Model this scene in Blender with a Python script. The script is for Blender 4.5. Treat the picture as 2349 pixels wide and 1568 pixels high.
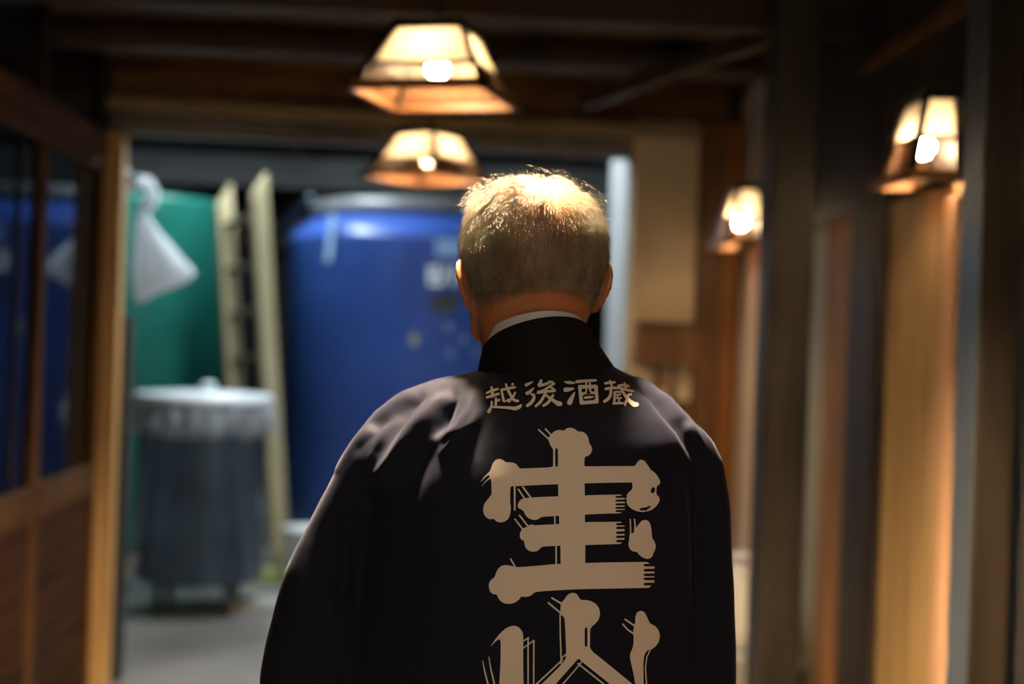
import bpy, bmesh, math, random
from mathutils import Vector, Matrix, noise
from mathutils.bvhtree import BVHTree
from mathutils.geometry import delaunay_2d_cdt
random.seed(7)
S = bpy.context.scene
COL = S.collection
for o in list(bpy.data.objects): bpy.data.objects.remove(o)

# ------------------------------------------------------------------ camera
FPX = 2349 * 50 / 36
RHO, PSI, PIT = math.radians(1.9), math.radians(3.06), math.radians(.144)
R0 = Vector((math.cos(PSI), -math.sin(PSI), 0))
FW = Vector((math.sin(PSI) * math.cos(PIT), math.cos(PSI) * math.cos(PIT), -math.sin(PIT)))
U0 = R0.cross(FW)
RT = R0 * math.cos(RHO) + U0 * math.sin(RHO)
UP = U0 * math.cos(RHO) - R0 * math.sin(RHO)
EYE = Vector((0, 0, 1.48))
cd = bpy.data.cameras.new('camera'); cam = bpy.data.objects.new('camera', cd); COL.objects.link(cam)
cd.sensor_width = 36; cd.lens = 50; cd.clip_start = .05; cd.clip_end = 60
cam.matrix_world = Matrix(((RT.x, UP.x, -FW.x, EYE.x), (RT.y, UP.y, -FW.y, EYE.y), (RT.z, UP.z, -FW.z, EYE.z), (0, 0, 0, 1)))
cd.dof.use_dof = True; cd.dof.focus_distance = 1.63; cd.dof.aperture_fstop = 2.3
S.camera = cam

# ------------------------------------------------------------------ world, exposure
w = bpy.data.worlds.new('world'); S.world = w; w.use_nodes = True
w.node_tree.nodes['Background'].inputs[0].default_value = (.02, .025, .035, 1)
w.node_tree.nodes['Background'].inputs[1].default_value = .05
S.view_settings.view_transform = 'Standard'; S.view_settings.look = 'None'
S.view_settings.exposure = 0.0; S.view_settings.gamma = 1.0; S.view_settings.use_curve_mapping = False

S.cycles.max_bounces = 6; S.cycles.diffuse_bounces = 3; S.cycles.glossy_bounces = 3; S.cycles.transmission_bounces = 3
S.cycles.transparent_max_bounces = 5; S.cycles.caustics_reflective = False; S.cycles.caustics_refractive = False
S.cycles.sample_clamp_indirect = 12.0; S.cycles.adaptive_threshold = .03; S.cycles.use_light_tree = False

BULB = 520.0           # radiance of the warm pendant bulbs
WALLB = 420.0           # radiance of the smaller bulbs in the wall lamps
WARM = (1.0, .70, .40)
TUBE = 250.0             # radiance of the fluorescent tubes in the tank room
COOL = (.80, .93, 1.0)
HEADB = 18000.0          # the strong bulb in the lantern over the man
FILL = 58.0            # radiance of the fill globe added behind the viewpoint


def ray(px, py):
    return FW * FPX + RT * (px - 1174.5) - UP * (py - 784)


def at(px, py, Y):
    d = ray(px, py)
    return EYE + d * (Y / d.y)


# ------------------------------------------------------------------ materials
MATS = {}


def mat(name, base, rough=.6, metal=0., spec=.5, bump=0., bscale=40., vary=0., vscale=(4, 4, 4), **kw):
    m = bpy.data.materials.new(name); m.use_nodes = True
    n, l = m.node_tree.nodes, m.node_tree.links
    b = n['Principled BSDF']
    b.inputs['Base Color'].default_value = (*base, 1); b.inputs['Roughness'].default_value = rough
    b.inputs['Metallic'].default_value = metal; b.inputs['Specular IOR Level'].default_value = spec
    tc = n.new('ShaderNodeTexCoord'); mp = n.new('ShaderNodeMapping')
    l.new(tc.outputs['Object'], mp.inputs[0]); mp.inputs['Scale'].default_value = vscale
    if vary:
        nz = n.new('ShaderNodeTexNoise'); nz.inputs['Scale'].default_value = 1; nz.inputs['Detail'].default_value = 5
        l.new(mp.outputs[0], nz.inputs[0])
        r = n.new('ShaderNodeValToRGB')
        r.color_ramp.elements[0].position = .3; r.color_ramp.elements[1].position = .7
        r.color_ramp.elements[0].color = (*[c * (1 - vary) for c in base], 1)
        r.color_ramp.elements[1].color = (*[min(1, c * (1 + vary)) for c in base], 1)
        l.new(nz.outputs[0], r.inputs[0]); l.new(r.outputs[0], b.inputs['Base Color'])
    if bump:
        nb = n.new('ShaderNodeTexNoise'); nb.inputs['Scale'].default_value = bscale; nb.inputs['Detail'].default_value = 3
        l.new(tc.outputs['Object'], nb.inputs[0])
        bp = n.new('ShaderNodeBump'); bp.inputs['Strength'].default_value = bump; bp.inputs['Distance'].default_value = .01
        l.new(nb.outputs[0], bp.inputs['Height']); l.new(bp.outputs[0], b.inputs['Normal'])
    for k, v in kw.items(): b.inputs[k.replace('_', ' ')].default_value = v
    MATS[name] = m
    return m


def wood(name, dark, light, axis='z', rough=.5, scale=1., bump=.25, spec=.28):
    m = bpy.data.materials.new(name); m.use_nodes = True
    n, l = m.node_tree.nodes, m.node_tree.links
    b = n['Principled BSDF']; b.inputs['Roughness'].default_value = rough; b.inputs['Specular IOR Level'].default_value = spec
    tc = n.new('ShaderNodeTexCoord'); mp = n.new('ShaderNodeMapping'); l.new(tc.outputs['Object'], mp.inputs[0])
    s = {'x': (1.2, 16, 16), 'y': (16, 1.2, 16), 'z': (16, 16, 1.2)}[axis]
    mp.inputs['Scale'].default_value = [c * scale for c in s]
    nz = n.new('ShaderNodeTexNoise'); nz.inputs['Scale'].default_value = 1; nz.inputs['Detail'].default_value = 6
    nz.inputs['Distortion'].default_value = .8; l.new(mp.outputs[0], nz.inputs[0])
    r = n.new('ShaderNodeValToRGB'); r.color_ramp.elements[0].position = .32; r.color_ramp.elements[1].position = .68
    r.color_ramp.elements[0].color = (*dark, 1); r.color_ramp.elements[1].color = (*light, 1)
    l.new(nz.outputs[0], r.inputs[0]); l.new(r.outputs[0], b.inputs['Base Color'])
    bp = n.new('ShaderNodeBump'); bp.inputs['Strength'].default_value = bump; bp.inputs['Distance'].default_value = .004
    l.new(nz.outputs[0], bp.inputs['Height']); l.new(bp.outputs[0], b.inputs['Normal'])
    MATS[name] = m
    return m


def emit(name, color, strength):
    m = bpy.data.materials.new(name); m.use_nodes = True
    n, l = m.node_tree.nodes, m.node_tree.links
    n.remove(n['Principled BSDF']); e = n.new('ShaderNodeEmission')
    e.inputs[0].default_value = (*color, 1); e.inputs[1].default_value = strength
    l.new(e.outputs[0], n['Material Output'].inputs[0]); MATS[name] = m
    return m


def paper_mat(name, color, trans, refl, gloss=.03):
    m = bpy.data.materials.new(name); m.use_nodes = True
    n, l = m.node_tree.nodes, m.node_tree.links
    n.remove(n['Principled BSDF'])
    d = n.new('ShaderNodeBsdfDiffuse'); d.inputs[0].default_value = (*[c * refl for c in color], 1)
    t = n.new('ShaderNodeBsdfTranslucent'); t.inputs[0].default_value = (*[c * trans for c in color], 1)
    a = n.new('ShaderNodeAddShader'); l.new(d.outputs[0], a.inputs[0]); l.new(t.outputs[0], a.inputs[1])
    l.new(a.outputs[0], n['Material Output'].inputs[0]); MATS[name] = m
    return m


def glass_mat(name, tint=(.8, .85, .9)):
    m = bpy.data.materials.new(name); m.use_nodes = True
    n, l = m.node_tree.nodes, m.node_tree.links
    n.remove(n['Principled BSDF'])
    t = n.new('ShaderNodeBsdfTransparent'); t.inputs[0].default_value = (*tint, 1)
    g = n.new('ShaderNodeBsdfGlossy'); g.inputs['Roughness'].default_value = .03
    f = n.new('ShaderNodeFresnel'); f.inputs[0].default_value = 1.19
    mx = n.new('ShaderNodeMixShader'); k = n.new('ShaderNodeMath'); k.operation = 'MULTIPLY'; k.inputs[1].default_value = .36; l.new(f.outputs[0], k.inputs[0]); l.new(k.outputs[0], mx.inputs[0]); l.new(t.outputs[0], mx.inputs[1]); l.new(g.outputs[0], mx.inputs[2])
    l.new(mx.outputs[0], n['Material Output'].inputs[0]); MATS[name] = m
    return m


def film_mat(name):
    m = bpy.data.materials.new(name); m.use_nodes = True
    n, l = m.node_tree.nodes, m.node_tree.links
    b = n['Principled BSDF']; b.inputs['Base Color'].default_value = (.8, .85, .9, 1); b.inputs['Roughness'].default_value = .25
    t = n.new('ShaderNodeBsdfTransparent'); tl = n.new('ShaderNodeBsdfTranslucent'); tl.inputs[0].default_value = (.75, .8, .86, 1)
    m1 = n.new('ShaderNodeMixShader'); m1.inputs[0].default_value = .35
    l.new(b.outputs[0], m1.inputs[1]); l.new(tl.outputs[0], m1.inputs[2])
    m2 = n.new('ShaderNodeMixShader'); m2.inputs[0].default_value = .62
    l.new(m1.outputs[0], m2.inputs[1]); l.new(t.outputs[0], m2.inputs[2])
    l.new(m2.outputs[0], n['Material Output'].inputs[0]); MATS[name] = m
    return m


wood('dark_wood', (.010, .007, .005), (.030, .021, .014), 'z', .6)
wood('dark_wood_x', (.018, .011, .006), (.05, .032, .018), 'x', .5)
wood('ceiling_wood', (.05, .034, .016), (.11, .076, .038), 'x', .55)
wood('black_post', (.012, .010, .008), (.035, .029, .022), 'z', .5, spec=.35)
wood('brown_wood', (.07, .03, .010), (.15, .066, .022), 'z', .5)
wood('brown_wood_x', (.10, .045, .014), (.2, .09, .03), 'x', .5)
wood('door_wood_y', (.055, .026, .010), (.115, .058, .022), 'y', .6, spec=.12); wood('door_plank', (.026, .0105, .0045), (.060, .025, .010), 'y', .7, spec=.1)
wood('door_wood_z', (.055, .026, .010), (.115, .058, .022), 'z', .6, spec=.12)
wood('pale_post', (.46, .27, .10), (.72, .47, .22), 'z', .5, .7)
wood('header_wood', (.20, .15, .09), (.40, .31, .19), 'x', .5)
wood('grey_wood', (.10, .10, .10), (.2, .2, .2), 'x', .45)
wood('plywood', (.20, .125, .05), (.42, .29, .13), 'z', .55, .7)
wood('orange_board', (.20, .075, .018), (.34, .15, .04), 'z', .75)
wood('batten_wood', (.42, .24, .13), (.60, .38, .23), 'z', .5)
wood('ladder_wood', (.34, .28, .16), (.50, .43, .26), 'z', .55)
wood('rung_wood', (.14, .12, .08), (.28, .24, .15), 'x', .55)
wood('lamp_frame', (.008, .006, .004), (.022, .016, .011), 'z', .45, 2)
wood('lamp_rail', (.11, .048, .016), (.19, .09, .034), 'x', .5, 2)
mat('plaster', (.62, .50, .33), .8, bump=.15, bscale=18, vary=.14, vscale=(2, 2, 2))
mat('pale_plaster', (.56, .48, .40), .75, bump=.1, bscale=20, vary=.08)
mat('dun_plaster', (.27, .23, .15), .8, bump=.1, bscale=20, vary=.1)
mat('return_plaster', (.21, .215, .215), .6, bump=.1, bscale=20, vary=.06)
mat('concrete', (.24, .235, .225), .30, bump=.18, bscale=9, vary=.35, vscale=(1.6, 1.6, 1.6))
mat('kerb', (.42, .42, .40), .5, bump=.15, vary=.15)
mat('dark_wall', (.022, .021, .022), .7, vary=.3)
mat('blue_enamel', (.035, .085, .33), .33, bump=.06, bscale=5, vary=.22, vscale=(1.5, 1.5, 1.5))
mat('green_enamel', (.012, .15, .11), .38, bump=.05, bscale=6, vary=.15)
mat('steel', (.46, .48, .50), .33, 1., bump=.05, bscale=12)
mat('dull_steel', (.09, .12, .155), .30, 1., bump=.06, bscale=10, vary=.2)
mat('strip_steel', (.20, .245, .30), .30, .75)
mat('lid_steel', (.80, .85, .88), .35, .0)
mat('grey_paint', (.16, .16, .165), .4, .2)
mat('white_plastic', (.80, .82, .82), .4)
mat('white_paint', (.80, .82, .82), .5)
mat('pale_blue_paint', (.28, .42, .70), .4)
mat('dark_patch', (.02, .022, .026), .6)
mat('ochre', (.30, .27, .14), .6)
mat('dot_paint', (.22, .32, .46), .5)
mat('rubber', (.02, .02, .02), .7)
mat('green_plank', (.36, .44, .16), .6, vary=.15)
mat('coat', (.0100, .0122, .0255), .66, spec=.05, bump=.03, bscale=900, Sheen_Weight=.06, Sheen_Roughness=.42, Sheen_Tint=(.62, .72, 1., 1))
mat('print', (.76, .72, .68), .8, spec=.2, bump=.05, bscale=900)
mat('collar_cloth', (.005, .005, .006), .8, spec=.2, bump=.08, bscale=900)
mat('shirt', (.50, .55, .66), .75)
mat('trousers', (.02, .02, .025), .8)
mat('shoe', (.015, .014, .013), .45)
mat('skin', (.35, .14, .062), .42, spec=.45, bump=.06, bscale=260, vary=.12, vscale=(28, 28, 28), Subsurface_Weight=.12, Subsurface_Radius=(.012, .004, .002))
mat('hair', (.25, .225, .175), .5, spec=.3, vary=.35, vscale=(60, 60, 25))
mat('eye_white', (.8, .78, .75), .2)
mat('iris', (.03, .018, .01), .2)
emit('bulb_glow', WARM, BULB); emit('small_bulb_glow', WARM, WALLB); emit('strong_bulb_glow', WARM, HEADB); emit('fill_glow', (1., .76, .50), FILL)
emit('tube_glow', COOL, TUBE)
paper_mat('paper', (1., .88, .66), .095, .40)
wood('lattice', (.10, .045, .020), (.17, .085, .040), 'z', .6, 2)
glass_mat('glass'); film_mat('film'); paper_mat('bag_film', (.92, .97, 1.), .45, .50)


# ------------------------------------------------------------------ helpers
def wpos(o):
    v = Vector()
    while o: v = v + o.location; o = o.parent
    return v


def obj(name, me, m=None, parent=None, smooth=False):
    """links a mesh whose vertices are in world coordinates (or in the thing's own frame when parent.local is set)"""
    if m: me.materials.append(MATS[m] if isinstance(m, str) else m)
    if smooth: me.polygons.foreach_set('use_smooth', [True] * len(me.polygons))
    o = bpy.data.objects.new(name, me); COL.objects.link(o)
    if parent:
        o.parent = parent
        if not LOCAL: me.transform(Matrix.Translation(-wpos(parent)))
    return o


LOCAL = False


def tag(o, label, cat=None, group=None, kind=None):
    if label: o['label'] = label
    if cat: o['category'] = cat
    if group: o['group'] = group
    if kind: o['kind'] = kind
    return o


def empty(name, loc, label=None, cat=None, group=None, kind=None):
    o = bpy.data.objects.new(name, None); COL.objects.link(o); o.location = loc; o.empty_display_size = .1
    return tag(o, label, cat, group, kind)


def mesh(vs, fs):
    me = bpy.data.meshes.new('m'); me.from_pydata([tuple(v) for v in vs], [], fs); me.update()
    return me


def from_bm(bm):
    me = bpy.data.meshes.new('m'); bmesh.ops.recalc_face_normals(bm, faces=bm.faces); bm.to_mesh(me); bm.free()
    return me


def box_me(x0, x1, y0, y1, z0, z1, bev=.003):
    bm = bmesh.new()
    bmesh.ops.create_cube(bm, size=1)
    for v in bm.verts:
        v.co = Vector((x0 + (v.co.x + .5) * (x1 - x0), y0 + (v.co.y + .5) * (y1 - y0), z0 + (v.co.z + .5) * (z1 - z0)))
    if bev:
        b = min(bev, .3 * min(abs(x1 - x0), abs(y1 - y0), abs(z1 - z0)))
        bmesh.ops.bevel(bm, geom=bm.edges[:], offset=b, segments=1, affect='EDGES')
    return from_bm(bm)


def box(name, x0, x1, y0, y1, z0, z1, m, parent=None, bev=.003):
    return obj(name, box_me(x0, x1, y0, y1, z0, z1, bev), m, parent)


def hexa(bm, P):
    """P: 4 bottom + 4 top points"""
    v = [bm.verts.new(p) for p in P]
    for f in ((0, 3, 2, 1), (4, 5, 6, 7), (0, 1, 5, 4), (1, 2, 6, 5), (2, 3, 7, 6), (3, 0, 4, 7)):
        bm.faces.new([v[i] for i in f])


def bar(bm, a, b, wx, wy, side=None):
    """rectangular bar from a to b; side = reference direction for width wx"""
    a, b = Vector(a), Vector(b); d = (b - a).normalized()
    s = Vector(side) if side else (Vector((1, 0, 0)) if abs(d.x) < .8 else Vector((0, 1, 0)))
    s = (s - d * s.dot(d)).normalized(); t = d.cross(s)
    P = [p + s * wx / 2 * i + t * wy / 2 * j for p in (a, b) for i, j in ((-1, -1), (1, -1), (1, 1), (-1, 1))]
    hexa(bm, P)


def tube_geo(path, radii, seg=12, caps=True):
    path = [Vector(p) for p in path]
    if not hasattr(radii, '__len__'): radii = [radii] * len(path)
    vs, fs = [], []
    prev = None
    for i, p in enumerate(path):
        d = (path[min(i + 1, len(path) - 1)] - path[max(i - 1, 0)]).normalized()
        if prev is None:
            s = Vector((1, 0, 0)) if abs(d.x) < .8 else Vector((0, 1, 0))
        else:
            s = prev
        s = (s - d * s.dot(d)).normalized(); prev = s; t = d.cross(s)
        r = radii[i]
        rx, ry = r if hasattr(r, '__len__') else (r, r)
        for k in range(seg):
            a = 2 * math.pi * k / seg
            vs.append(p + s * math.cos(a) * rx + t * math.sin(a) * ry)
    n = len(path)
    for i in range(n - 1):
        for k in range(seg):
            k2 = (k + 1) % seg
            fs.append((i * seg + k, i * seg + k2, (i + 1) * seg + k2, (i + 1) * seg + k))
    if caps:
        c0 = len(vs); vs.append(path[0]); vs.append(path[-1])
        for k in range(seg):
            k2 = (k + 1) % seg
            fs.append((c0, k2, k)); fs.append((c0 + 1, (n - 1) * seg + k, (n - 1) * seg + k2))
    return vs, fs


def tube(name, path, radii, m, parent=None, seg=12, smooth=True):
    return obj(name, mesh(*tube_geo(path, radii, seg)), m, parent, smooth)


def lathe(name, prof, c, m, parent=None, seg=64, smooth=True, wob=None):
    vs, fs = [], []
    for r, z in prof:
        for k in range(seg):
            a = 2 * math.pi * k / seg
            q = Vector((r * math.cos(a), r * math.sin(a), z))
            if wob: q = wob(q, a, r, z)
            vs.append(q + Vector(c))
    n = len(prof)
    for i in range(n - 1):
        for k in range(seg):
            k2 = (k + 1) % seg
            fs.append((i * seg + k, i * seg + k2, (i + 1) * seg + k2, (i + 1) * seg + k))
    me = mesh(vs, fs)
    bm = bmesh.new(); bm.from_mesh(me); bmesh.ops.remove_doubles(bm, verts=bm.verts, dist=1e-5)
    bpy.data.meshes.remove(me)
    return obj(name, from_bm(bm), m, parent, smooth)


def copy_tree(o, parent=None):
    c = o.copy(); COL.objects.link(c); c.parent = parent
    for ch in list(o.children): copy_tree(ch, c)
    return c


def auto_smooth(o, ang=40):
    me = o.data
    me.polygons.foreach_set('use_smooth', [True] * len(me.polygons))
    bm = bmesh.new(); bm.from_mesh(me)
    for e in bm.edges:
        e.smooth = not (len(e.link_faces) == 2 and e.calc_face_angle(0) > math.radians(ang))
    bm.to_mesh(me); bm.free()


# ------------------------------------------------------------------ the setting
XL, XR, ZC = -1.355, 1.28, 2.56        # corridor walls and ceiling
fl = box('floor', -3.4, 2.9, -4.1, 12.7, -.1, 0, 'concrete', None, 0); tag(fl, 'grey damp concrete floor of the brewery passage', kind='structure')

ce = empty('ceiling', (0, 0, ZC), 'dark boarded ceiling with heavy crossing beams', kind='structure')
y = -4.0
while y < 5.84:
    box('plank', XL - .1, XR + .1, y, y + .236, ZC + random.uniform(0, .004), ZC + .03, 'ceiling_wood', ce); y += .24
for yb in (-2.6, -.95, .75, 2.6, 4.35, 5.05):
    box('beam', XL - .1, XR + .1, yb, yb + .11, ZC - .10, ZC + .004, 'dark_wood_x', ce, .006)

# left wall: glazed sliding doors over boarded skirts, dark room behind
YS = [5.80 - .83 * i for i in range(0, 12)]
for i in range(11):
    ya, yb = YS[i + 1], YS[i]
    if yb < -3.9: break
    d = empty('door_%d' % (i + 1), (XL, ya, 0), 'glazed sliding wooden door with boarded lower half, %s' % ('next to the pale post' if i == 0 else 'number %d from the pale post' % (i + 1)), kind='structure')
    for s0 in (ya, yb - .035):
        box('stile', XL - .034, XL, s0, s0 + .035, 0, 2.162, 'door_wood_z', d, .003)
    box('rail', XL - .032, XL + .006, ya + .036, yb - .036, .80, .92, 'door_wood_y', d, .004)
    box('rail', XL - .032, XL - .002, ya + .036, yb - .036, 2.10, 2.161, 'door_wood_y', d, .004)
    for k, (z0, z1) in enumerate(((.552, .797), (.364, .540), (.181, .352), (.005, .169))):
        box('plank', XL - .028, XL - .010 - .006 * (k % 2), ya + .036, yb - .036, z0, z1, 'door_plank', d, .006)
    box('glass_pane', XL - .022, XL - .018, ya + .03, yb - .03, .92, 2.10, 'glass', d, 0)
    box('muntin', XL - .026, XL - .012, (ya + yb) / 2 + .16, (ya + yb) / 2 + .175, .92, 2.10, 'dark_wood', d, .002)
tr = empty('trim_1', (XL, 0, 2.162), 'brown head rail with dark glazed transom above the sliding doors', kind='structure')
box('head_rail', XL - .06, XL + .014, -4, 5.80, 2.165, 2.253, 'door_wood_y', tr, .004)
for i in range(11):
    if YS[i] < -3.9: break
    box('mullion', XL - .04, XL, YS[i] - .05, YS[i] - .005, 2.256, ZC - .002, 'dark_wood', tr)
    box('transom_pane', XL - .022, XL - .018, YS[i + 1] - .004, YS[i] - .052, 2.256, ZC - .002, 'glass', tr, 0)
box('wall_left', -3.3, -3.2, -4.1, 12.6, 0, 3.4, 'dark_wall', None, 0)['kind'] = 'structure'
box('trim_2', XL - .0, XL + .074, 5.803, 5.89, 0, 2.262, 'pale_post', None, .004)
tag(bpy.data.objects['trim_2'], 'pale wooden door post at the end of the glazed doors', kind='structure')
box('trim_3', XL - .55, XL - .002, 5.803, 5.89, 0, 3.4, 'dark_wall', None, 0)
tag(bpy.data.objects['trim_3'], 'dark wall end behind the pale door post', kind='structure')
tag(box('trim_9', XL - .02, -1.268, 5.96, 6.06, 0, 1.52, 'dark_wall', None, .004), 'dark short jamb standing just behind the pale post', kind='structure')
box('ceiling_side_room', -3.2, XL - .11, -4.0, 5.80, ZC + .03, ZC + .06, 'dark_wall', None, 0)['kind'] = 'structure'

# header over the opening to the tank room, running a little askew
hd = empty('trim_4', (XL, 5.82, 2.262), 'layered wooden header over the opening to the tank room', kind='structure')


def skew_box(name, x0, x1, y0, y1, z0, z1, m, parent, sl=.07):
    me = box_me(x0, x1, y0, y1, z0, z1, .004)
    for v in me.vertices: v.co.y += (v.co.x - XL) * sl
    return obj(name, me, m, parent)


skew_box('lintel', XL + .002, XR - .004, 5.86, 5.96, 2.264, 2.336, 'grey_wood', hd)
skew_box('ledge', XL + .002, XR - .004, 5.80, 5.97, 2.347, 2.402, 'header_wood', hd)
x = XL + .002
while x < XR - .01:
    x1 = min(x + .438, XR - .004)
    skew_box('board', x, x1 - .006, 5.87, 5.90, 2.404, ZC + .028, 'brown_wood_x', hd); x += .438
skew_box('backing_beam', XL - .5, XR + 1.2, 5.97, 6.03, 2.30, 3.4, 'dark_wall', hd)

# right wall: boards, battens and posts
wr = empty('wall_right', (XR, 0, 0), 'boarded and plastered right-hand wall of the passage', kind='structure')
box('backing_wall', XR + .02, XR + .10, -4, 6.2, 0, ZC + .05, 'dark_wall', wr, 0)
box('plaster_panel', XR, XR + .02, 4.856, 6.10, 0, ZC, 'pale_plaster', wr, 0)
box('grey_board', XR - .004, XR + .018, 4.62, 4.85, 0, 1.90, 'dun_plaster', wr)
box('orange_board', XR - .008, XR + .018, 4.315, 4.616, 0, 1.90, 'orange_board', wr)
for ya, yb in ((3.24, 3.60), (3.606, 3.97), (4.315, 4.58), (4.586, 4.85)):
    box('shaded_board', XR - .006, XR + .018, ya, yb, 1.904, ZC, 'dark_wood', wr)  # darker wood stands in for the shade above the wall lamps
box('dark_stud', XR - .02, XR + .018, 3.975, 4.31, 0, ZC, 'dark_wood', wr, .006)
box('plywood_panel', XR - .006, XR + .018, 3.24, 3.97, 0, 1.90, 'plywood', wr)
box('picture_rail', XR - .05, XR + .018, -3.9, 4.19, 2.30, 2.345, 'door_wood_y', wr)
yy = 2.93
k = 0
while yy > -3.9:
    box('board', XR - .008 * (k % 2), XR + .018, yy - .32, yy - .006, 0, ZC, 'brown_wood' if k % 3 else 'dark_wood', wr); yy -= .326; k += 1
box('batten', XR - .028, XR - .007, 3.40, 3.485, 0, 1.862, 'batten_wood', wr)
box('batten', 1.195, XR + .0, 5.27, 5.41, 0, 1.862, 'batten_wood', wr)
box('trim_5', .985, 1.12, 4.20, 4.34, 0, ZC - .003, 'black_post', None, .006)
tag(bpy.data.objects['trim_5'], 'thick dark glossy timber post between the two wall lamps', kind='structure')
t6 = empty('trim_6', (1.22, 3.09, 0), 'dark timber post with a steel strip at right of the near wall lamp', kind='structure')
box('post', 1.178, 1.265, 3.03, 3.15, 0, ZC - .003, 'dark_wood', t6, .006)
box('steel_strip', 1.172, 1.1775, 3.034, 3.148, 0, ZC - .003, 'strip_steel', t6, .001)
tr8 = empty('trim_8', (1.1, 6.0, 2.0), 'sloping brace between the thick post and the header', kind='structure')
bm = bmesh.new(); bar(bm, (.55, 5.55, 2.41), (1.05, 4.36, 2.46), .05, .06, (0, 0, 1)); obj('brace', from_bm(bm), 'dark_wood_x', tr8)

# end wall beside the opening: plaster over brown wainscot, corner post, cool-lit return
we = empty('wall_end', (.95, 6.05, 0), 'plastered wall end beside the tank room opening', kind='structure')
box('plaster_face', .812, 1.09, 6.0, 6.03, 1.24, 2.42, 'plaster', we, 0)
box('wainscot', .812, 1.09, 5.985, 6.03, 0, 1.236, 'brown_wood', we)
box('return_face', .80, .83, 6.031, 6.70, 0, 3.3, 'return_plaster', we, 0)
box('corner_post', 1.09, 1.20, 5.95, 6.05, 0, 2.42, 'brown_wood', we, .005)
box('orange_board', 1.201, 1.279, 5.97, 6.05, 0, 2.42, 'orange_board', we)
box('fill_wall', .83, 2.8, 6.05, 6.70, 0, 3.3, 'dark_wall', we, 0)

# rear of the passage (behind the viewpoint)
box('wall_rear', -3.3, 1.5, -4.2, -4.0, 0, 2.7, 'brown_wood', None, 0)['kind'] = 'structure'

# tank room shell
wb = empty('wall_back', (0, 12.5, 0), 'dark back wall of the tank room with timber frame', kind='structure')
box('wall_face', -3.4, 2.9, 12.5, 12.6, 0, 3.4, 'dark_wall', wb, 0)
box('stud', -1.32, -1.16, 12.3, 12.49, 0, 3.4, 'brown_wood', wb)
box('stud', 1.1, 1.26, 12.3, 12.49, 0, 3.4, 'dark_wood', wb)
box('tie_beam', -3.2, 2.7, 11.4, 11.6, 2.62, 2.86, 'grey_wood', wb)
box('tie_beam', -3.2, 2.7, 12.2, 12.3, 2.16, 2.42, 'dark_wood_x', wb)
box('wall_far_right', 2.8, 2.9, 6.0, 12.6, 0, 3.4, 'dark_wall', None, 0)['kind'] = 'structure'
box('ceiling_tank_room', -3.4, 2.9, 5.9, 12.6, 3.4, 3.5, 'dark_wall', None, 0)['kind'] = 'structure'
tag(box('trim_7', -1.03, .78, 7.50, 7.70, 0, .05, 'kerb', None, .008), 'low pale concrete kerb across the tank room floor', kind='structure')


# ------------------------------------------------------------------ lamps
def trap(bm, a0, a1, b0, b1, out, th):
    o = Vector(out) * th
    hexa(bm, [Vector(a0), Vector(a1), Vector(a1) - o, Vector(a0) - o, Vector(b0), Vector(b1), Vector(b1) - o, Vector(b0) - o])


def shade(root, bot, top, H, split, open_side=None, nl=26):
    """root-local lantern: bot/top are corner lists (counter-clockwise), panels between corners"""
    n = len(bot)
    def pt(i, t, s=0., ins=0.):
        a = Vector((*bot[i % n], 0)).lerp(Vector((*top[i % n], H)), t)
        b = Vector((*bot[(i + 1) % n], 0)).lerp(Vector((*top[(i + 1) % n], H)), t)
        return a.lerp(b, s)
    for i in range(n):
        bm = bmesh.new(); bar(bm, pt(i, 0), pt(i, 1.0), .017, .017); obj('corner_bar', from_bm(bm), 'lamp_frame', root)
    for i in range(n):
        if open_side == i: continue
        a, b = pt(i, 0), pt(i, 0, 1)
        e = (b - a).normalized(); nrm = e.cross(Vector((0, 0, 1))).normalized()
        bm = bmesh.new(); bar(bm, pt(i, split, .03), pt(i, split, .97), .010, .010, (0, 0, 1)); obj('mid_rail', from_bm(bm), 'lamp_frame', root)
        bm = bmesh.new(); bar(bm, pt(i, .97, .03), pt(i, .97, .97), .012, .014, (0, 0, 1)); obj('top_rail', from_bm(bm), 'lamp_frame', root)
        bm = bmesh.new(); bm.faces.new([bm.verts.new(q - nrm * .003) for q in (pt(i, split + .02, .03), pt(i, split + .02, .97), pt(i, .96, .97), pt(i, .96, .03))])
        obj('paper_panel', from_bm(bm), 'paper', root)
        bm = bmesh.new()
        L = (b - a).length; k = max(8, int(L / .0125))
        for j in range(k):
            s = .04 + .92 * (j + .5) / k
            bar(bm, pt(i, .06, s), pt(i, split - .02, s), .0078, .003, e)
        tag(obj('lattice', from_bm(bm), 'lattice', root), None, kind='stuff')
        bm = bmesh.new(); ex = .022
        a2, b2 = a - e * ex + nrm * .012, b + e * ex + nrm * .012
        dz = Vector((0, 0, .012 + .004 * (i % 2)))
        bar(bm, a2 - dz * .2, b2 - dz * .2, .024, .020, (0, 0, 1))
        obj('bottom_rail', from_bm(bm), 'lamp_rail', root)


def bulb_parts(root, c, r, top, glow='bulb_glow'):
    prof = [(0, c[2] - r)] + [(r * math.sin(a), c[2] - r * math.cos(a)) for a in [math.pi * i / 10 for i in range(1, 8)]] + [(.016, c[2] + r * 1.15), (.014, c[2] + r * 1.35), (0, c[2] + r * 1.35)]
    lathe('bulb', prof, (c[0], c[1], 0), glow, root, 12)
    lathe('socket', [(0, c[2] + r * 1.36), (.018, c[2] + r * 1.36), (.018, top), (0, top)], (c[0], c[1], 0), 'lamp_frame', root, 16)


PZ = 2.105


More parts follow.
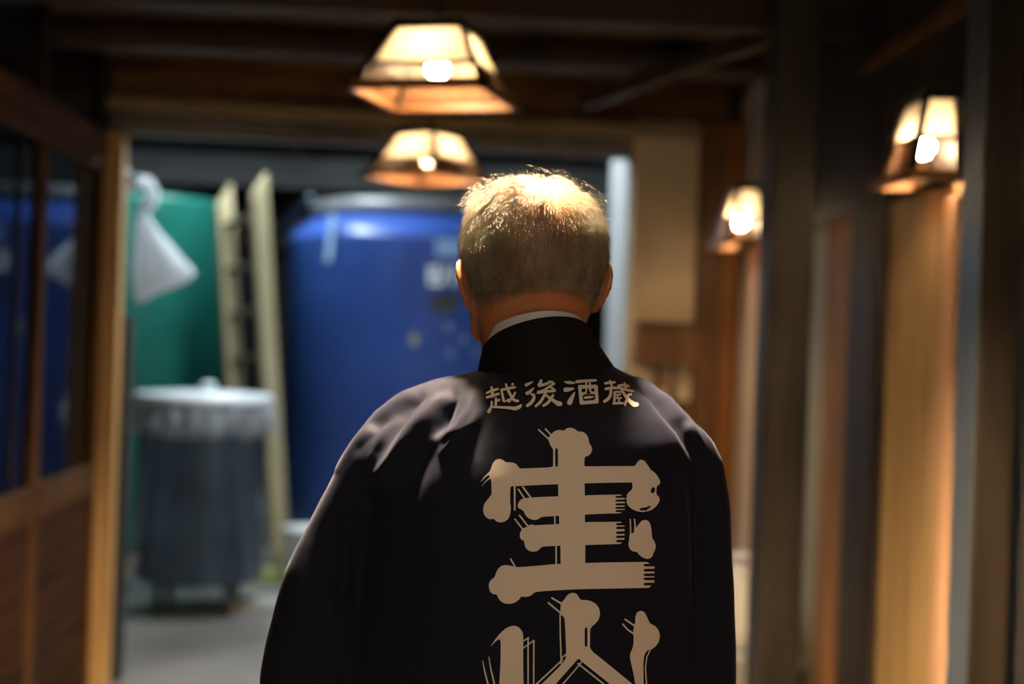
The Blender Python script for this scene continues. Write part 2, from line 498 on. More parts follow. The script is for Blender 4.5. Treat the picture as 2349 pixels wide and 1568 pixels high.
def pendant():
    global LOCAL
    LOCAL = True
    r = empty('pendant_lamp', (0, 0, 0))
    b, t, H = .165, .085, .166
    sq = lambda s: [(-s, -s), (s, -s), (s, s), (-s, s)]
    shade(r, sq(b), sq(t), H, .34)
    obj('cap', box_me(-.095, .095, -.095, .095, H - .004, H + .014, .004), 'lamp_frame', r)
    bulb_parts(r, (0, 0, .074), .032, H - .005)
    obj('cord', mesh(*tube_geo([(0, 0, H + .012), (0, 0, ZC - PZ - .015)], .005, 8)), 'rubber', r)
    obj('ceiling_rose', mesh(*tube_geo([(0, 0, ZC - PZ - .03), (0, 0, ZC - PZ - .0005)], [.045, .05], 20)), 'lamp_frame', r)
    LOCAL = False
    return r


p0 = pendant()
spots = [((-.020, 3.70, PZ), -17, 'lit wooden pendant lantern hanging nearer, with its broad paper face towards us', 0),
         ((-.055, 5.60, PZ), -37, 'lit wooden pendant lantern hanging farther, one corner towards us, before the header', 0),
         ((.05, 1.766, PZ), -20, 'wooden pendant lantern hanging over the man, above the top of the picture', 0)]
for i, (loc, a, lab, _) in enumerate(spots):
    o = p0 if i == 0 else copy_tree(p0)
    o.location = loc; o.rotation_euler.z = math.radians(a)
    tag(o, lab, 'lamp', 'pendant lanterns along the passage')
    if i == 2:
        for ch in o.children:
            if ch.name.startswith('bulb'):
                ch.data = ch.data.copy(); ch.data.materials[0] = MATS['strong_bulb_glow']


def wall_lamp():
    global LOCAL
    LOCAL = True
    r = empty('wall_lamp', (0, 0, 0))
    H = .205
    bot = [(0, .125), (-.125, .125), (-.125, -.125), (0, -.125)]
    top = [(0, .08), (-.075, .08), (-.075, -.08), (0, -.08)]
    shade(r, bot, top, H, .46, open_side=3)
    obj('cap', box_me(-.085, 0, -.09, .09, H - .004, H + .014, .004), 'lamp_frame', r)
    obj('back_board', box_me(-.004, .003, -.12, .12, 0, H + .02, .001), 'lamp_frame', r)
    obj('shading_ledge', box_me(-.042, -.004, -.058, .115, -.006, .006, .002), 'lamp_frame', r)  # ledge added to shade the wall just below, cut short to leave the batten lit
    bulb_parts(r, (-.055, 0, .085), .030, H - .005, 'small_bulb_glow')
    LOCAL = False
    return r


w0 = wall_lamp(); w0.location = (XR - .009, 3.55, 1.915)
tag(w0, 'lit wooden wall lantern nearest us on the plywood panel', 'lamp', 'wall lanterns')
w1 = copy_tree(w0); w1.location = (1.1915, 5.34, 1.868)
tag(w1, 'lit wooden wall lantern farther off beyond the thick dark post', 'lamp', 'wall lanterns')


def tube_lamp(c, rz, lab):
    global LOCAL
    LOCAL = True
    r = empty('fluorescent_lamp', c, lab, 'lamp', 'fluorescent lamps of the tank room'); r.rotation_euler.z = rz
    obj('housing', box_me(-.62, .62, -.06, .06, .03, .08, .005), 'white_paint', r)
    for s in (-.03, .03): obj('tube', mesh(*tube_geo([(-.58, s, .012), (.58, s, .012)], .014, 10)), 'tube_glow', r, True)
    obj('hanger', mesh(*tube_geo([(0, 0, .08), (0, 0, 3.4 - c[2])], .008, 8)), 'steel', r)
    LOCAL = False


tube_lamp((-.15, 6.68, 2.72), math.pi / 2, 'twin tube fluorescent lamp above the tank room entrance')
tube_lamp((-1.12, 8.8, 3.05), math.pi / 2, 'twin tube fluorescent lamp over the gap between the tanks')

gl = empty('fill_globe', (.1, -.9, 1.85), 'unseen globe added behind the viewpoint as fill light for the back of the man', 'lamp')  # added fill light for the man's back, not a known lamp of the passage
lathe('globe', [(.16 * math.sin(t), .16 - .16 * math.cos(t) + 1.85) for t in [math.pi * i / 14 for i in range(15)]], (.1, -.9, 0), 'fill_glow', gl, 24)
tube('cord', [(.1, -.9, 2.168), (.1, -.9, ZC - .1)], .005, 'rubber', gl, 8)

# ------------------------------------------------------------------ tank room things
bt = empty('storage_tank', (-.06, 10.05, 0), 'big blue enamelled storage tank with grey rim behind the man', 'tank')
R = .99
lathe('shell', [(0, .02), (R - .02, .02), (R, .05), (R, 2.09), (R + .006, 2.10), (R + .006, 2.12), (R - .01, 2.135)], bt.location, 'blue_enamel', bt, 96)
lathe('shoulder', [(R - .012, 2.136), (R - .03, 2.165), (R - .15, 2.265), (R - .20, 2.28)], bt.location, 'blue_enamel', bt, 96)
lathe('rim', [(R - .20, 2.281), (R - .13, 2.275), (R - .13, 2.36), (R - .16, 2.375), (R - .2, 2.365), (0, 2.36)], bt.location, 'grey_paint', bt, 96)
tube('brace_pipe', [at(632, 548, 9.95), at(660, 505, 9.85), at(705, 455, 9.75), at(735, 448, 9.75)], .022, 'dull_steel', bt)


def on_tank(px, py, off=.003):
    d = ray(px, py).normalized(); c = bt.location
    a = d.x ** 2 + d.y ** 2; b = 2 * ((EYE.x - c.x) * d.x + (EYE.y - c.y) * d.y); cc = (EYE.x - c.x) ** 2 + (EYE.y - c.y) ** 2 - (R + off) ** 2
    t = (-b - math.sqrt(max(0, b * b - 4 * a * cc))) / (2 * a)
    return EYE + d * t


def tank_patch(name, outline, m, off=.004, th=.003):
    """flat paint or plate that follows the tank's curve"""
    front = [on_tank(x, y, off) for x, y in outline]; back = [on_tank(x, y, off - th) for x, y in outline]
    n = len(outline)
    fs = [tuple(range(n)), tuple(reversed(range(n, 2 * n)))] + [(i, (i + 1) % n, n + (i + 1) % n, n + i) for i in range(n)]
    return obj(name, mesh(front + back, fs), m, bt)


def disc(cx, cy, rx, ry, n=20): return [(cx + rx * math.cos(2 * math.pi * i / n), cy + ry * math.sin(2 * math.pi * i / n)) for i in range(n)]


tank_patch('sign_plate', [(1000, 548), (1085, 548), (1085, 588), (1000, 588)], 'pale_blue_paint', .012, .009)
tank_patch('dark_hatch', disc(1022, 695, 38, 24), 'dark_patch')
for (x, y) in ((1030, 751), (1064, 778), (1032, 809), (1094, 809)): tank_patch('paint_dot', disc(x, y, 8, 8, 14), 'dot_paint')
tank_patch('paint_dot', disc(950, 778, 11, 13, 14), 'ochre')
tank_patch('hook_strap', [(757, 492), (771, 492), (760, 600), (745, 600)], 'dot_paint', .02, .015)
# the tank's number, painted white
fc = bpy.data.curves.new('num', 'FONT'); fc.body = 'E/10'; fc.size = .165; fc.offset = .006; fo = bpy.data.objects.new('num', fc); COL.objects.link(fo)
bpy.context.view_layer.update()
tm = bpy.data.meshes.new_from_object(fo.evaluated_get(bpy.context.evaluated_depsgraph_get()))
bpy.data.objects.remove(fo)
bm = bmesh.new(); bm.from_mesh(tm); bmesh.ops.triangulate(bm, faces=bm.faces[:])
for v in bm.verts:
    v.co = on_tank(980 + v.co.x * 3262 / 9.1, 652 - v.co.y * 3262 / 9.1, .006)
me = bpy.data.meshes.new('num'); bm.to_mesh(me); bm.free()
obj('tank_number', me, 'white_paint', bt)

gt = empty('storage_tank', (-2.30, 10.1, 0), 'green enamelled storage tank at left behind the ladder', 'tank')
lathe('shell', [(0, .02), (.84, .02), (.86, .05), (.86, 2.30), (.865, 2.31), (.865, 2.33), (.85, 2.345)], gt.location, 'green_enamel', gt, 80)
lathe('shoulder', [(.848, 2.346), (.80, 2.38), (.5, 2.44), (0, 2.45)], gt.location, 'dull_steel', gt, 80)

# ladder
LB = at(603, 1312, 8.70); LB.z = 0
ld = empty('ladder', LB, 'pale wooden ladder standing between the green and blue tanks', 'ladder')
LOCAL = True
Hh = 2.42
for s in (-1, 1):
    bm = bmesh.new(); hexa(bm, [Vector((s * .20 - .019, -.055, .0)), Vector((s * .20 + .019, -.055, .0)), Vector((s * .20 + .019, .055, .0)), Vector((s * .20 - .019, .055, .0)),
                                Vector((s * .20 - .019, -.055, Hh - .14)), Vector((s * .20 + .019, -.055, Hh - .14)), Vector((s * .20 + .019, .055, Hh)), Vector((s * .20 - .019, .055, Hh))])
    obj('side_rail', from_bm(bm), 'ladder_wood', ld)
for k in range(8):
    z = .20 + k * .28
    obj('rung', box_me(-.18, .18, -.03, .03, z - .017, z + .017, .005), 'rung_wood', ld)
LOCAL = False
ld.rotation_euler = (Matrix.Rotation(math.radians(-5.5), 3, 'Y') @ Matrix.Rotation(math.radians(-3), 3, 'X') @ Matrix.Rotation(math.radians(-50), 3, 'Z')).to_euler()

# lidded vat
VC = at(452, 1392, 7.55); VC.z = 0
vt = empty('lidded_vat', VC, 'grey steel vat on casters with bright lid and plastic wrap', 'vat')
lathe('body', [(0, .17), (.31, .17), (.33, .19), (.33, 1.07), (.338, 1.075), (.338, 1.09), (.32, 1.09)], VC, 'dull_steel', vt, 64)
lid = lathe('lid', [(0, 1.092), (.352, 1.092), (.360, 1.10), (.360, 1.128), (.350, 1.137), (.15, 1.150), (0, 1.152)], VC, 'lid_steel', vt, 64)
lathe('knob', [(0, 1.150), (.02, 1.152), (.018, 1.165), (.038, 1.175), (.04, 1.19), (.02, 1.20), (0, 1.20)], VC + Vector((.03, -.05, 0)), 'lid_steel', lid, 20)


def crumple(q, a, r, z):
    n = noise.noise(Vector((q.x * 9, q.y * 9, z * 11))) * .030 + noise.noise(Vector((q.x * 26, q.y * 26, z * 20))) * .012
    k = 1 + (n + .012 * math.sin(a * 23)) / max(r, .01)
    sag = .045 * noise.noise(Vector((math.cos(a) * 2.2, math.sin(a) * 2.2, 3))) * (1.088 - z) / .13
    return Vector((q.x * k, q.y * k, z + sag))


lathe('plastic_wrap', [(.357, 1.088), (.366, 1.06), (.375, 1.03), (.380, 1.0), (.378, .97), (.366, .945), (.35, .93)], VC, 'film', vt, 160, wob=crumple)
for a in (45, 135, 225, 315):
    c = VC + Vector((.25 * math.cos(math.radians(a)), .25 * math.sin(math.radians(a)), 0))
    leg = tube('leg', [c + Vector((0, 0, .175)), c + Vector((0, 0, .07))], .022, 'dull_steel', vt, 12)
    tube('wheel', [c + Vector((-.014, 0, .045)), c + Vector((.014, 0, .045))], .045, 'rubber', leg, 18)
vv = VC + Vector((-.30, -.19, .26))
tube('drain_pipe', [vv + Vector((.06, .05, 0)), vv, vv + Vector((-.03, -.02, -.03)), vv + Vector((-.03, -.02, -.12))], .022, 'steel', vt, 12)
lathe('valve_handle', [(0, .02), (.035, .02), (.04, .03), (.035, .045), (0, .045)], vv, 'steel', vt, 16)

# plastic bag hung from a hook on the pale post
hk = tube('hook', [Vector((XL + .05, 5.885, 2.115)), Vector((XL + .06, 6.0, 2.12)), at(306, 424, 6.04)], .006, 'steel', None, 10)
tag(hk, 'steel hook behind the pale post holding the plastic bag', 'hook')
BY = 6.24
bg = empty('plastic_bag', at(350, 692, BY), 'white plastic bag hung from the pale post before the green tank', 'bag')
rows = [(478, 318, 336), (490, 314, 340), (505, 312, 348), (530, 310, 366), (560, 308, 392), (590, 305, 420), (612, 303, 440), (624, 303, 446), (640, 303, 428), (660, 304, 392), (678, 308, 352), (692, 316, 330)]
vs, fs = [], []
SEG = 40
for i, (py, l, r) in enumerate(rows):
    a, b = at(l, py, BY), at(r, py, BY); c = (a + b) / 2; hw = (b - a).length / 2
    for k in range(SEG):
        t = 2 * math.pi * k / SEG
        dep = min(hw * .8, .075)
        wr_ = 1 + .10 * math.sin(t * 7 + i * .5) + .22 * noise.noise(Vector((math.cos(t) * 2, math.sin(t) * 2, i * .45)))
        q = c + Vector((hw * math.cos(t) * (1 + .04 * math.sin(t * 9)), dep * math.sin(t) * wr_, .012 * noise.noise(Vector((t * 1.5, i * .7, 1)))))
        vs.append(q)
for i in range(len(rows) - 1):
    for k in range(SEG):
        k2 = (k + 1) % SEG
        fs.append((i * SEG + k, (i + 1) * SEG + k, (i + 1) * SEG + k2, i * SEG + k2))
fs.append(tuple(range(SEG))); fs.append(tuple(reversed([(len(rows) - 1) * SEG + k for k in range(SEG)])))
obj('sack', mesh(vs, fs), 'bag_film', bg, True)
tube('gathered_neck', [at(298, 425, 6.05), at(318, 414, 6.12), at(340, 420, 6.18), at(351, 442, 6.22), at(345, 466, 6.23), at(328, 484, BY)], [.024, .026, .027, .028, .030, .026], 'bag_film', bg, 14)

# bucket, plank, bench and jug
bk = at(700, 1310, 8.30); bk.z = 0
b_ = empty('bucket', bk, 'white plastic bucket by the ladder foot, half hidden behind the sleeve', 'bucket')
lathe('body', [(0, .006), (.10, .006), (.105, .012), (.13, .33), (.138, .335), (.138, .345), (.125, .345), (.1, .02), (0, .02)], bk, 'white_plastic', b_, 40)
tube('handle', [bk + Vector((.137 * math.cos(t), -.04 * math.sin(t), .33 - .10 * math.sin(t))) for t in [math.pi * i / 12 for i in range(13)]], .004, 'steel', b_, 8)
gp = at(600, 1320, 8.45)
tag(box('floor_plank', gp.x - .13, gp.x + .42, 8.36, 8.50, .0, .085, 'green_plank', None, .01), 'pale green painted plank lying before the ladder', 'plank')

be = empty('bench', (1.14, 4.96, 0), 'low grey bench by the right wall just beyond the thick post', 'bench')
box('seat_board', 1.0, 1.272, 4.70, 5.22, .40, .436, 'kerb', be, .006)
for yv in (4.74, 5.14):
    box('leg', 1.02, 1.26, yv, yv + .04, 0, .399, 'kerb', be, .004)
jc = at(1700, 1385, 4.95); jc.z = .436
jg = empty('jug', jc, 'white rounded plastic jug standing on the low grey bench', 'jug')
lathe('body', [(0, 0), (.085, 0), (.105, .015), (.110, .06), (.108, .13), (.098, .19), (.07, .235), (.038, .255), (.034, .285), (.0, .285)], jc, 'white_plastic', jg, 40)
lathe('cap', [(.0, .284), (.040, .284), (.040, .312), (.036, .316), (0, .316)], jc, 'white_plastic', jg, 24)
d_ = (EYE - jc); d_.z = 0; d_.normalize(); sd = Vector((-d_.y, d_.x, 0))
hc = jc + d_ * .085 + Vector((.032, 0, .185))
tube('grip_hole', [hc + d_ * -.03, hc + d_ * .004], [(.028), (.026)], 'rubber', jg, 16)

# shelf box with dark pegs under it, on the plaster wall end
q0, q1 = at(1457, 835, 5.93), at(1590, 750, 5.93)
sb = empty('wall_box', ((q0.x + q1.x) / 2, 5.99, q0.z), 'brown wooden box fixed to the plaster wall end, tools hanging below', 'box')
box('case', q0.x, 1.088, 5.90, 5.998, q0.z, q1.z, 'brown_wood', sb, .004)
box('lid', q0.x - .006, 1.088, 5.89, 5.998, q1.z + .001, q1.z + .014, 'dark_wood', sb, .003)
for k, (px, lw, hh) in enumerate(((1512, .022, .11), (1545, .016, .15))):
    q = at(px, 840, 5.95)
    tube('hanging_tool', [Vector((q.x, 5.96, q0.z)), Vector((q.x, 5.96, q0.z - hh * .5)), Vector((q.x, 5.96, q0.z - hh * .6)), Vector((q.x, 5.96, q0.z - hh))], [lw * .5, lw * .6, lw, lw], 'brown_wood', sb, 10)

#PERSON
# ------------------------------------------------------------------ the man
def loft(rings, seg):
    vs = [p for r in rings for p in r]; fs = []
    n = len(rings)
    for i in range(n - 1):
        for k in range(seg):
            k2 = (k + 1) % seg
            fs.append((i * seg + k, i * seg + k2, (i + 1) * seg + k2, (i + 1) * seg + k))
    fs.append(tuple(reversed(range(seg)))); fs.append(tuple((n - 1) * seg + k for k in range(seg)))
    return vs, fs


class Soup:
    def __init__(s): s.v, s.f = [], []
    def add(s, g):
        o = len(s.v); s.v += [Vector(p) for p in g[0]]; s.f += [tuple(i + o for i in f) for f in g[1]]
        return s
    def fuse(s, voxel, smooth=6, fac=.5):
        bm = bmesh.new(); me0 = mesh(s.v, s.f); bm.from_mesh(me0); bmesh.ops.recalc_face_normals(bm, faces=bm.faces); bm.to_mesh(me0); bm.free()
        o = bpy.data.objects.new('tmp', me0); COL.objects.link(o)
        m = o.modifiers.new('r', 'REMESH'); m.mode = 'VOXEL'; m.voxel_size = voxel
        if smooth:
            k = o.modifiers.new('s', 'SMOOTH'); k.iterations = smooth; k.factor = fac
        bpy.context.view_layer.update()
        me = bpy.data.meshes.new_from_object(o.evaluated_get(bpy.context.evaluated_depsgraph_get()))
        bpy.data.objects.remove(o)
        return me


def sgnpow(c, e): return math.copysign(abs(c) ** e, c)


def ring(c, hx, hy, hyb=None, seg=36, n=2.3, tilt=(0, 0)):
    out = []
    for k in range(seg):
        t = 2 * math.pi * k / seg
        x, yv = sgnpow(math.cos(t), 2 / n), sgnpow(math.sin(t), 2 / n)
        out.append(Vector(c) + Vector((hx * x, (hy if yv > 0 else (hyb or hy)) * yv, tilt[0] * x + tilt[1] * yv)))
    return out


# --- body
HC = at(1222, 575, 1.737)
HM = Matrix.Translation(HC) @ Matrix.Rotation(math.radians(8), 4, 'Z') @ Matrix.Rotation(math.radians(-1.9), 4, 'Y')
HI = HM.inverted()


def H(x, yv, z): return HM @ Vector((x, yv, z))


body = Soup()
hp = [(.0885, .004, .004, .004), (.086, .026, .034, .034), (.079, .044, .056, .054), (.066, .058, .073, .070), (.048, .0685, .086, .082), (.025, .0755, .094, .089), (0, .079, .098, .093),
      (-.028, .0785, .096, .094), (-.05, .0755, .087, .095), (-.075, .070, .073, .095), (-.098, .063, .050, .094), (-.116, .052, .020, .090), (-.128, .034, -.012, .082)]
rings = []
for z, a, yb, yf in reversed(hp):
    cy = (yf - yb) / 2; hy = (yf + yb) / 2
    rings.append([HM @ p for p in ring((0, cy, z), a, hy, None, 32, 2.25)])
body.add(loft(rings, 32))
NB = at(1240, 850, 1.735)
body.add(tube_geo([H(-.002, -.018, -.035), H(-.004, -.003, -.08), H(-.002, .006, -.12), NB + Vector((0, .010, -.01)), NB + Vector((0, 0, -.06))], [(.066, .066), (.0640, .060), (.0595, .057), (.064, .056), (.080, .065)], 28))
for s in (-1, 1):                                     # jaw, ears
    body.add(tube_geo([H(s * .057, .005, -.06), H(s * .051, .035, -.095), H(s * .03, .07, -.115)], [.022, .021, .016], 12))
    ev, ef = [], []
    n1, n2 = 14, 10
    for i in range(n1 + 1):
        for k in range(n2):
            u, t = math.pi * i / n1, 2 * math.pi * k / n2
            x, yv, z = math.sin(u) * math.cos(t) * .0062, math.sin(u) * math.sin(t) * .0185, -math.cos(u) * .031
            yv *= 1 + .25 * (z / .031)
            ev.append(Vector((x, yv, z)))
    for i in range(n1):
        for k in range(n2):
            k2 = (k + 1) % n2; ef.append((i * n2 + k, i * n2 + k2, (i + 1) * n2 + k2, (i + 1) * n2 + k))
    rim = [Vector((.002, .0185 * math.sin(t) * (1 + .25 * math.cos(t)) - .001, .031 * math.cos(t))) for t in [math.radians(d) for d in range(-200, 41, 20)]]
    EM = HM @ Matrix.Translation((s * .0815, -.002, -.043)) @ Matrix.Rotation(math.radians(s * 13), 4, 'Y') @ Matrix.Rotation(math.radians(s * 28), 4, 'Z')
    body.add(([EM @ v for v in ev], ef))
    rv, rf = tube_geo([Vector((s * p.x, p.y, p.z)) for p in rim], .0036, 8)
    body.add(([EM @ v for v in rv], rf))
# nose, brow, lips, chin
body.add(tube_geo([H(0, .088, .005), H(0, .099, -.018), H(0, .112, -.036), H(0, .096, -.044)], [.007, .008, .011, .008], 12))
for s in (-1, 1):
    body.add(tube_geo([H(0, .091, .012), H(s * .022, .092, .017), H(s * .045, .080, .010)], [.006, .007, .005], 10))
    body.add(tube_geo([H(s * .006, .098, -.041), H(s * .014, .098, -.040)], [.008, .006], 10))
body.add(tube_geo([H(-.022, .086, -.064), H(0, .097, -.062), H(.022, .086, -.064)], [.003, .0055, .003], 10))
body.add(tube_geo([H(-.02, .086, -.070), H(0, .096, -.072), H(.02, .086, -.070)], [.003, .006, .003], 10))
body.add(tube_geo([H(-.012, .085, -.108), H(.012, .085, -.108)], [.014, .014], 12))
# trunk
T = lambda px, py, Y=1.735: at(px, py, Y)
body.add(loft([ring(T(px, py), hx, hy, None, 28, 2.3) for px, py, hx, hy in
               ((1240, 2180, .125, .085), (1240, 2060, .155, .10), (1240, 1850, .145, .095), (1235, 1550, .150, .098), (1230, 1250, .165, .105), (1228, 1060, .165, .10), (1230, 960, .13, .08), (1238, 880, .075, .06))], 28))
legs = []
for s, px in ((-1, 1050), (1, 1420)):
    hip = T(px + s * -10, 2100); knee = Vector((hip.x + s * .01, hip.y + .02, .47)); ank = Vector((hip.x + s * .015, hip.y - .01, .09))
    body.add(tube_geo([hip + Vector((0, 0, .06)), hip + Vector((0, 0, -.05)), knee, knee + Vector((0, -.012, -.12)), ank, ank + Vector((0, 0, -.05))], [.075, .080, .055, .054, .037, .036], 20))
    body.add(tube_geo([ank + Vector((0, -.045, -.055)), ank + Vector((0, .03, -.045)), ank + Vector((0, .12, -.06)), ank + Vector((0, .175, -.068))], [(.028, .025), (.034, .034), (.040, .022), (.032, .014)], 14))
    legs.append((hip, knee, ank))
# arms and hands
ARM = {-1: [(960, 1030, 1.735), (895, 1090, 1.735), (790, 1290, 1.725), (742, 1500, 1.72), (745, 1570, 1.74), (790, 1730, 1.93), (812, 1772, 1.99)],
       1: [(1490, 1030, 1.735), (1540, 1090, 1.735), (1560, 1290, 1.73), (1570, 1500, 1.725), (1568, 1570, 1.745), (1530, 1730, 1.93), (1512, 1772, 1.99)]}
for s in (-1, 1):
    P = [at(*a) for a in ARM[s]]
    body.add(tube_geo([P[0], P[1], P[2], P[3], P[4], P[5], P[6]], [.030, .036, .040, .037, .038, .030, .026], 18))
    d = (P[6] - P[5]).normalized(); side = Vector((-s, .15, 0)); side = (side - d * side.dot(d)).normalized(); dn = d.cross(side) * s
    if dn.z > 0: dn = -dn
    w0_ = P[6]; k0 = w0_ + d * .085
    body.add(tube_geo([w0_ - d * .01, w0_ + d * .03, w0_ + d * .065, k0], [(.024, .018), (.031, .016), (.038, .014), (.038, .012)], 16))
    body.add(tube_geo([w0_ + d * .03 + side * a for a in (-.018, .018)], .013, 10))
    for j, (off, L) in enumerate(((.030, .070), (.010, .080), (-.011, .074), (-.031, .058))):
        b = k0 + side * off - d * .012
        body.add(tube_geo([b, b + d * L * .45 + dn * .004, b + d * L * .75 + dn * L * .22, b + d * L * .88 + dn * L * .48], [.0092, .0088, .0080, .0066], 10))
    tb = w0_ + d * .028 + side * .030
    body.add(tube_geo([tb - side * .012, tb + side * .012 + d * .025, tb + side * .020 + d * .052 + dn * .008, tb + side * .018 + d * .072 + dn * .016], [.013, .0105, .0095, .0075], 10))
bme = body.fuse(.0036, 4, .5)
man = obj('person', bme, 'skin', None, True)
tag(man, 'elderly man seen from behind in a dark printed happi coat, head turned slightly left', 'person')
for s in (-1, 1):
    c = H(s * .030, .0835, -.004)
    ey = lathe('eye', [(.0115 * math.sin(a), -.0115 * math.cos(a)) for a in [math.pi * i / 10 for i in range(11)]], c, 'eye_white', man, 16)
    c2 = H(s * .030, .0945, -.004)
    lathe('iris', [(.0048 * math.sin(a), -.0048 * math.cos(a)) for a in [math.pi * i / 8 for i in range(9)]], c2, 'iris', ey, 12)

# --- trousers and shoes
tr_ = Soup()
for hip, knee, ank in legs:
    tr_.add(tube_geo([hip + Vector((0, 0, .10)), hip + Vector((0, 0, -.08)), knee, ank + Vector((0, 0, .0)), ank + Vector((0, 0, -.035))], [.098, .097, .078, .070, .070], 24))
tr_.add(loft([ring(T(px, py), hx, hy, None, 28, 2.3) for px, py, hx, hy in ((1240, 2220, .15, .10), (1240, 2060, .172, .118), (1240, 1850, .165, .112))], 28))
obj('trousers', tr_.fuse(.008, 4), 'trousers', man, True)
for hip, knee, ank in legs:
    sh = Soup()
    sh.add(loft([ring(Vector((ank.x, ank.y + .055, z)), hx, hf, hb, 28, 2.4) for z, hx, hf, hb in ((.001, .046, .150, .105), (.014, .048, .152, .108), (.03, .047, .142, .106), (.055, .043, .10, .102), (.075, .040, .03, .098))], 28))
    obj('shoe', sh.fuse(.005, 3), 'shoe', man, True)

# --- happi coat
coat = Soup()
CR = [(790, 1165, 1330, .050), (848, 1108, 1418, .074), (868, 1005, 1468, .089), (905, 908, 1525, .106), (950, 856, 1577, .119), (1000, 822, 1608, .128), (1080, 806, 1616, .136), (1200, 812, 1606, .140),
      (1350, 800, 1606, .141), (1568, 795, 1618, .141), (1800, 785, 1640, .145), (2080, 775, 1660, .150)]
rr = []
for py, l, r, hd_ in CR:
    a, b = at(l, py, 1.735), at(r, py, 1.735); c = (a + b) / 2; h = (b - a) / 2
    rr.append([c + h * sgnpow(math.cos(t), 2 / 2.35) + Vector((0, hd_ * sgnpow(math.sin(t), 2 / 2.35), 0)) for t in [2 * math.pi * k / 48 for k in range(48)]])
coat.add(loft(list(reversed(rr)), 48))
SL = {-1: [(960, 1010, 1.735, .028), (888, 1070, 1.735, .052), (838, 1150, 1.73, .062), (792, 1290, 1.725, .067), (745, 1450, 1.72, .070), (735, 1540, 1.725, .071), (752, 1630, 1.79, .073), (785, 1710, 1.89, .078)],
      1: [(1500, 1005, 1.735, .028), (1556, 1070, 1.735, .048), (1562, 1160, 1.73, .055), (1564, 1290, 1.73, .0575), (1570, 1450, 1.725, .060), (1572, 1550, 1.73, .060), (1560, 1640, 1.80, .066), (1535, 1715, 1.90, .076)]}
UPPER = {-1: [(975, 845, 1000), (1000, 818, 985), (1050, 788, 950), (1150, 732, 900), (1220, 697, 880), (1290, 664, 870), (1370, 638, 865), (1450, 618, 860), (1540, 601, 862), (1580, 606, 862)],
         1: [(970, 1592, 1450), (1000, 1620, 1460), (1050, 1645, 1480), (1150, 1661, 1480), (1290, 1667, 1475), (1450, 1673, 1470), (1550, 1675, 1470), (1590, 1670, 1470)]}
for s in (-1, 1):
    rg = []
    for py, ou, inn in UPPER[s]:
        p, q = at(ou, py, 1.731), at(inn, py, 1.731); c = (p + q) / 2; h = (q - p) / 2 * -s
        rg.append([c + h * sgnpow(math.cos(t), 2 / 5) + Vector((0, .068 * sgnpow(math.sin(t), 2 / 5), 0)) for t in [2 * math.pi * k / 40 for k in range(40)]])
    coat.add(loft(list(reversed(rg)), 40))
    coat.add(tube_geo([at(*q[:3]) for q in SL[s][-4:]], [q[3] * (.9 if i < 2 else 1) for i, q in enumerate(SL[s][-4:])], 28))
cme = coat.fuse(.0038, 18, .5)


def proj(p):
    v = p - EYE; d = v.dot(FW)
    return 1174.5 + FPX * v.dot(RT) / d, 784 - FPX * v.dot(UP) / d


FOLDS = [  # polyline in picture coordinates, height (m), half width (px)
    ([(1075, 872), (1000, 882), (930, 908), (870, 952), (820, 1010), (775, 1075)], .0035, 9),
    ([(1010, 892), (930, 925), (870, 975), (825, 1030)], -.003, 11),
    ([(1088, 905), (1072, 950), (1048, 985), (1000, 1002)], .006, 11),
    ([(1040, 905), (1022, 945), (1004, 990)], -.012, 15),
    ([(1105, 935), (1085, 970), (1040, 1010), (1015, 1035)], .005, 11),
    ([(1120, 905), (1108, 960), (1100, 1040)], -.004, 12),
    ([(1000, 915), (945, 985), (905, 1050), (868, 1095)], .008, 17),
    ([(960, 910), (912, 965), (870, 1030)], -.007, 14),
    ([(905, 960), (868, 1020), (840, 1075)], .005, 12),
    ([(1005, 985), (965, 1060), (930, 1150)], -.006, 28),
    ([(820, 1110), (795, 1230), (785, 1380), (790, 1568)], .004, 16),
    ([(850, 1130), (830, 1280), (820, 1450)], -.004, 22),
    ([(700, 1260), (680, 1400), (690, 1520)], .003, 26),
    ([(1440, 872), (1500, 910), (1560, 985), (1600, 1060)], -.005, 10),
    ([(1470, 872), (1530, 920), (1590, 990), (1625, 1050)], .005, 10),
    ([(1510, 900), (1580, 990), (1618, 1070)], -.0035, 7),
    ([(1590, 1090), (1600, 1250), (1598, 1450)], -.005, 18),
    ([(1545, 1080), (1575, 1200), (1580, 1400)], .003, 22),
    ([(1312, 960), (1320, 1200), (1325, 1568)], -.0012, 9),
]


def seg_d(px, py, L):
    best, tt = 1e9, 0; n = len(L) - 1
    for i in range(n):
        (ax, ay), (bx, by) = L[i], L[i + 1]
        dx, dy = bx - ax, by - ay
        t = max(0, min(1, ((px - ax) * dx + (py - ay) * dy) / (dx * dx + dy * dy)))
        d = math.hypot(px - ax - dx * t, py - ay - dy * t)
        if d < best: best, tt = d, (i + t) / n
    return best, tt


